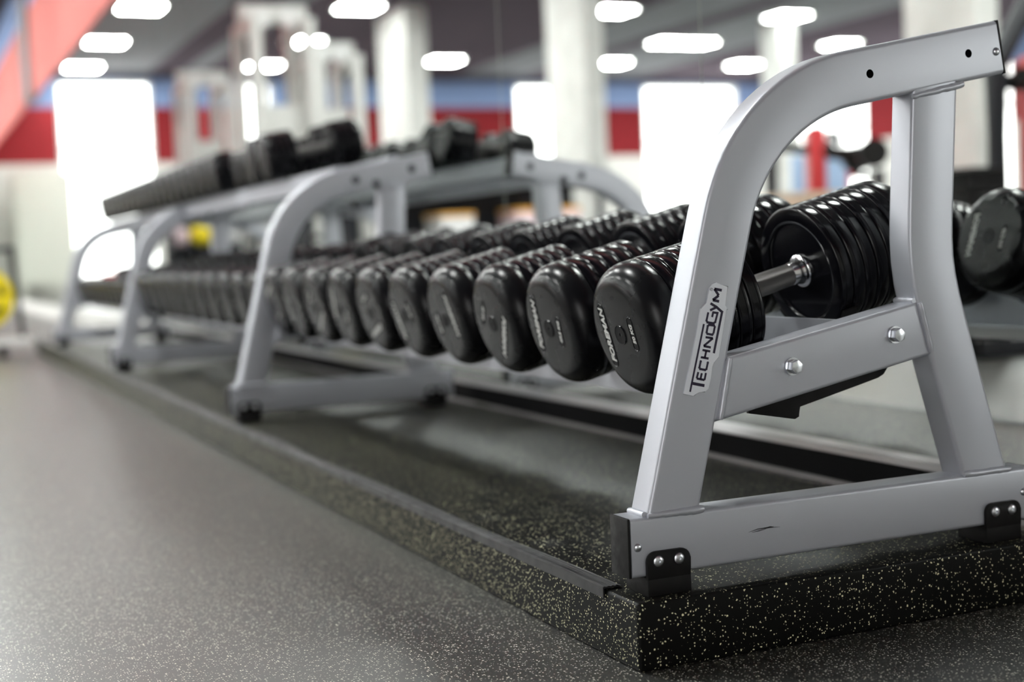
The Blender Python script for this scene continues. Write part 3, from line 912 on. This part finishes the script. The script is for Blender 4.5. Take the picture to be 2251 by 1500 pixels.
# ------------------------------------------------------------------ yellow plate on a trolley at the far left
t = empty('plate_trolley', (-0.34, 7.9, FZ))
tag(t, 'low white plate trolley with black castors at the far left end of the platform', 'trolley')
bm = bmesh.new(); box(bm, -0.30, 0.27, -0.06, 0.02, 0.085, 0.125, bev=0.006); box(bm, -0.30, 0.27, 0.16, 0.24, 0.085, 0.125, bev=0.006)
box(bm, -0.28, -0.22, 0.02, 0.16, 0.09, 0.12); box(bm, 0.19, 0.25, 0.02, 0.16, 0.09, 0.12)
finish('chassis', bm, white_paint, t)
bm = bmesh.new(); tube(bm, [(0.235, 0.19, 0.1), (0.20, 0.2, 0.72)], 0.018, 12); tube(bm, [(-0.25, 0.19, 0.1), (-0.22, 0.2, 0.72)], 0.018, 12); tube(bm, [(0.20, 0.2, 0.70), (-0.22, 0.2, 0.70)], 0.018, 12)
finish('upright', bm, dark_steel, t)['label'] = 'dark tubular upright'
bm = bmesh.new(); tube(bm, [(-0.02, -0.06, 0.39), (-0.02, 0.2, 0.39)], 0.018, 12); tube(bm, [(-0.22, 0.2, 0.39), (0.21, 0.2, 0.39)], 0.014, 10)
finish('plate_peg', bm, dark_steel, t)
for cx in (-0.26, 0.10):
    for cy in (-0.02, 0.20):
        bm = bmesh.new(); lathe(bm, [(-0.018, 0), (-0.018, 0.032), (-0.012, 0.04), (0.012, 0.04), (0.018, 0.032), (0.018, 0)], 20, 'x'); bmesh.ops.translate(bm, verts=bm.verts, vec=(cx, cy, 0.04))
        box(bm, cx - 0.022, cx + 0.022, cy - 0.012, cy + 0.012, 0.06, 0.086)
        finish('castor', bm, black_plastic, t)['label'] = 'black castor'
def bumper(x, y, z, R, m, ink, label, nm='bumper_plate', group=None):
    bm = bmesh.new()
    lathe(bm, [(-0.02, 0.026), (-0.02, R * 0.3), (-0.026, R * 0.34), (-0.026, R * 0.9), (-0.016, R), (0.016, R), (0.026, R * 0.9), (0.026, R * 0.34), (0.02, R * 0.3), (0.02, 0.026), (-0.02, 0.026)], 48, 'y')
    for k in range(6):   # black marks round the rim
        a = 2 * PI * k / 6 + 0.35
        M = Matrix.Rotation(-a, 4, 'Y')
        n0 = len(bm.verts)
        vs = box(bm, R * 0.55, R * 0.74, -0.0272, -0.0262, -R * 0.16, R * 0.16, 1)
        for v in vs: v.co = M @ v.co
    o = finish(nm, bm, [m, ink], angle=40); o.location = (x, y, z)
    return tag(o, label, 'weight plate', group)
bumper(-0.36, 7.87, FZ + 0.39, 0.20, yellow, black_plastic, 'yellow rubber weight plate with black marks hung on the white trolley at far left')

# ------------------------------------------------------------------ things across the room, seen in the mirror
def cable_machine(x, y, w, h, label, d=0.6):
    t = empty('cable_machine', (x, y, FZ))
    for px, py in ((-w / 2, -d / 2), (w / 2, -d / 2), (-w / 2, d / 2), (w / 2, d / 2)):
        bm = bmesh.new(); box(bm, px - 0.045, px + 0.045, py - 0.045, py + 0.045, 0.03, h, bev=0.008); finish('post', bm, frame_grey, t)
    bm = bmesh.new(); box(bm, -w / 2 - 0.05, w / 2 + 0.05, -d / 2 - 0.06, d / 2 + 0.06, 0, 0.06, bev=0.01); finish('base_plate', bm, frame_grey, t)
    bm = bmesh.new(); box(bm, -w / 2 - 0.06, w / 2 + 0.06, -0.07, 0.07, h, h + 0.14, bev=0.01); box(bm, -w / 2 - 0.05, -w / 2 + 0.05, -d / 2, d / 2, h - 0.1, h); box(bm, w / 2 - 0.05, w / 2 + 0.05, -d / 2, d / 2, h - 0.1, h)
    finish('top_beam', bm, frame_grey, t)
    bm = bmesh.new()
    for k in range(14): box(bm, -w * 0.40, w * 0.40, -0.08, 0.08, 0.09 + k * 0.075, 0.155 + k * 0.075, bev=0.003)
    finish('weight_stack', bm, dark_steel, t)['label'] = 'dark weight stack'
    bm = bmesh.new(); tube(bm, [(-w * 0.2, 0, 0.1), (-w * 0.2, 0, h)], 0.012, 8); tube(bm, [(w * 0.2, 0, 0.1), (w * 0.2, 0, h)], 0.012, 8); finish('guide_rod', bm, chrome, t)
    bm = bmesh.new(); box(bm, -w / 2 + 0.05, w / 2 - 0.05, -d / 2 - 0.02, -d / 2 + 0.02, 0.06, 1.12, bev=0.01); finish('shroud', bm, dark_steel, t)['label'] = 'dark lower guard panel'
    for px in (-w * 0.25, w * 0.25):
        bm = bmesh.new(); lathe(bm, [(-0.015, 0), (-0.015, 0.07), (-0.006, 0.06), (0.006, 0.06), (0.015, 0.07), (0.015, 0)], 24, 'y'); bmesh.ops.translate(bm, verts=bm.verts, vec=(px, -0.12, h + 0.02)); finish('pulley', bm, white_rub, t)
    bm = bmesh.new(); box(bm, -w * 0.42, w * 0.42, -0.13, -0.10, 1.25, 1.85, bev=0.02); finish('stack_cover', bm, frame_grey, t)
    return tag(t, label, 'cable machine', 'grey cable machines')
cable_machine(-0.66, 10.2, 0.46, 2.55, 'tall pale grey cable machine mirrored behind the top shelf, the nearer one')
cable_machine(-1.22, 10.5, 0.34, 2.30, 'pale grey cable tower with narrow posts, right of the tall cable machine in the mirror')
cable_machine(-0.75, 13.6, 0.42, 2.45, 'grey cable machine further away, seen in the mirror beside the big left window')

# dark shelf with coloured balls
t = empty('ball_shelf', (-1.04, 12.75, FZ))
tag(t, 'dark steel ball shelf glimpsed in the mirror under the top shelf', 'shelf')
for z in (0.22, 0.69):
    bm = bmesh.new(); box(bm, -0.9, 0.9, -0.2, 0.195, z, z + 0.03, bev=0.004); finish('shelf_board', bm, dark_steel, t)
for px in (-0.88, 0.88):
    bm = bmesh.new(); box(bm, px - 0.02, px + 0.02, -0.19, -0.15, 0, 1.2); finish('post', bm, dark_steel, t)
bm = bmesh.new(); box(bm, -0.9, 0.9, 0.2, 0.22, 0.0, 1.2); finish('back_panel', bm, dark_steel, t)
balls = [(0.79, 0.105, pale_pink, 'pale pink'), (0.57, 0.11, yellow, 'yellow'), (0.26, 0.095, white_rub, 'white'), (-0.79, 0.09, orange, 'orange')]
for dx, r, m, nm in balls:
    bm = bmesh.new(); bmesh.ops.create_uvsphere(bm, u_segments=28, v_segments=16, radius=r)
    o = finish('medicine_ball', bm, m, angle=80); o.location = (-1.04 + dx, 12.75, FZ + 0.721 + r)
    tag(o, '%s ball on the dark shelf, a blurred spot under the rack\'s top shelf' % nm, 'ball', 'balls on the dark shelf')

# plyo boxes and bench
def crate(x, y, w, d, h, m, m2, label, z=FZ):
    bm = bmesh.new(); box(bm, -w / 2, w / 2, -d / 2, d / 2, 0, h, 0, bev=0.01)
    box(bm, -w / 2 - 0.004, w / 2 + 0.004, -d / 2 - 0.004, d / 2 + 0.004, h - 0.03, h + 0.003, 1)
    o = finish('jump_box', bm, [m, m2]); o.location = (x, y, z)
    return tag(o, label, 'jump box')
crate(-1.95, 9.6, 0.30, 0.4, 0.88, white_rub, orange, 'white box with an orange lid, mirrored just behind the second frame')
crate(-2.75, 9.5, 0.60, 0.4, 0.90, pale_pink, orange, 'pale pink box with an orange rim, mirrored right of the second frame')
crate(-2.45, 5.05, 0.55, 0.5, 0.80, beige, beige, 'beige plywood box mirrored above the near dumbbell heads')

t = empty('storage_shelf', (-2.35, 9.95, FZ))
tag(t, 'black storage shelf with a tall back panel, mirrored behind the second frame', 'shelf')
bm = bmesh.new(); box(bm, -0.95, 0.95, -0.02, 0.0, 0.0, 1.22); finish('back_panel', bm, dark_steel, t)
bm = bmesh.new(); box(bm, -0.95, 0.95, -0.6, -0.02, 1.10, 1.14, bev=0.004); finish('shelf_board', bm, dark_steel, t)
for px in (-0.93, 0.93):
    bm = bmesh.new(); box(bm, px - 0.02, px + 0.02, -0.6, -0.56, 0, 1.10); finish('post', bm, dark_steel, t)

def weight_machine(x, y, label, s=1.0, flip=1):
    t = empty('weight_machine', (x, y, FZ))
    bm = bmesh.new(); box(bm, -0.5, 0.5, -0.05, 0.05, 0, 0.08, bev=0.01); box(bm, -0.05, 0.05, -0.6, 0.6, 0, 0.08, bev=0.01); finish('base', bm, dark_steel, t)
    bm = bmesh.new(); tube(bm, [(0.35, 0, 0.05), (0.35, 0, 1.25), (0.15, 0, 1.55), (-0.2, 0, 1.5)], 0.05, 12); finish('mast', bm, dark_steel, t)
    bm = bmesh.new(); tube(bm, [(-0.3, -0.35, 1.1), (0.3, 0.1, 1.2)], 0.035, 10); tube(bm, [(-0.3, 0.35, 1.1), (0.3, -0.1, 1.2)], 0.035, 10); finish('press_arm', bm, black_plastic, t)
    bm = bmesh.new(); box(bm, -0.02, 0.10, -0.16, 0.16, 0.62, 1.32, bev=0.04, seg=3); finish('backrest', bm, red_pad, t)['label'] = 'red padded backrest'
    bm = bmesh.new(); box(bm, -0.42, -0.03, -0.18, 0.18, 0.50, 0.60, bev=0.03, seg=3); finish('seat', bm, red_pad, t)['label'] = 'red padded seat'
    bm = bmesh.new(); box(bm, -0.25, -0.17, -0.04, 0.04, 0.08, 0.5); finish('seat_post', bm, dark_steel, t)
    bm = bmesh.new()
    for k in range(12): box(bm, 0.42, 0.62, -0.13, 0.13, 0.1 + k * 0.06, 0.155 + k * 0.06, bev=0.004)
    finish('weight_stack', bm, black_plastic, t)
    for sy in (-0.36, 0.36):
        bm = bmesh.new(); lathe(bm, [(-0.05, 0), (-0.05, 0.10), (0.05, 0.10), (0.05, 0)], 24, 'y'); bmesh.ops.translate(bm, verts=bm.verts, vec=(-0.3, sy, 1.1)); finish('loading_disc', bm, black_plastic, t)
    return tag(t, label, 'weight machine', 'black and red weight machines')
weight_machine(-3.6, 6.6, 'black weight machine with red pads mirrored through the near frame opening').rotation_euler.z = 0.5
weight_machine(-2.3, 3.1, 'black weight machine with red pads mirrored at the right edge of the photo')
weight_machine(-6.2, 9.9, 'black and red weight machine farther back, left of the nearer one in the mirror').rotation_euler.z = -0.7

bm = bmesh.new(); box(bm, -0.28, 0.28, -0.03, 0.03, 0, 1.25, bev=0.02)
box(bm, -0.3, 0.3, -0.2, 0.2, 0, 0.04, bev=0.01)
o = finish('blue_mat', bm, blue_pad); o.location = (-4.9, 8.4, FZ); o.name = 'standing_mat'
tag(o, 'pale blue mat on a stand mirrored inside the near frame opening', 'mat')

def bench(x, y, m, label):
    t = empty('workout_bench', (x, y, FZ))
    bm = bmesh.new(); box(bm, -0.6, 0.6, -0.15, 0.15, 0.40, 0.48, bev=0.03, seg=3); finish('pad', bm, m, t)
    for px in (-0.45, 0.45):
        bm = bmesh.new(); box(bm, px - 0.03, px + 0.03, -0.22, 0.22, 0, 0.05); box(bm, px - 0.03, px + 0.03, -0.03, 0.03, 0.05, 0.41); finish('leg', bm, white_paint, t)
    return tag(t, label, 'bench', 'padded benches')
bench(-3.6, 10.6, red_pad, 'red padded bench mirrored behind the reflected rack frame')
bench(-2.2, 19.5, white_rub, 'white padded bench mirrored under the far bay of the rack')
bench(-0.9, 19.0, red_pad, 'red padded bench mirrored low beside the far end of the rack')

# cream lockers by the far wall
bm = bmesh.new(); box(bm, -0.50, 0.50, -0.3, 0.3, 0.28, 2.3, bev=0.01)
for px in (-0.46, 0.40):
    for py in (-0.26, 0.20): box(bm, px, px + 0.06, py, py + 0.06, 0, 0.285)
o = finish('tall_cabinet', bm, cream); o.location = (R_(1.75), 25.4, FZ)
tag(o, 'tall cream cabinet on short legs left of the big bright window at far left', 'cabinet')
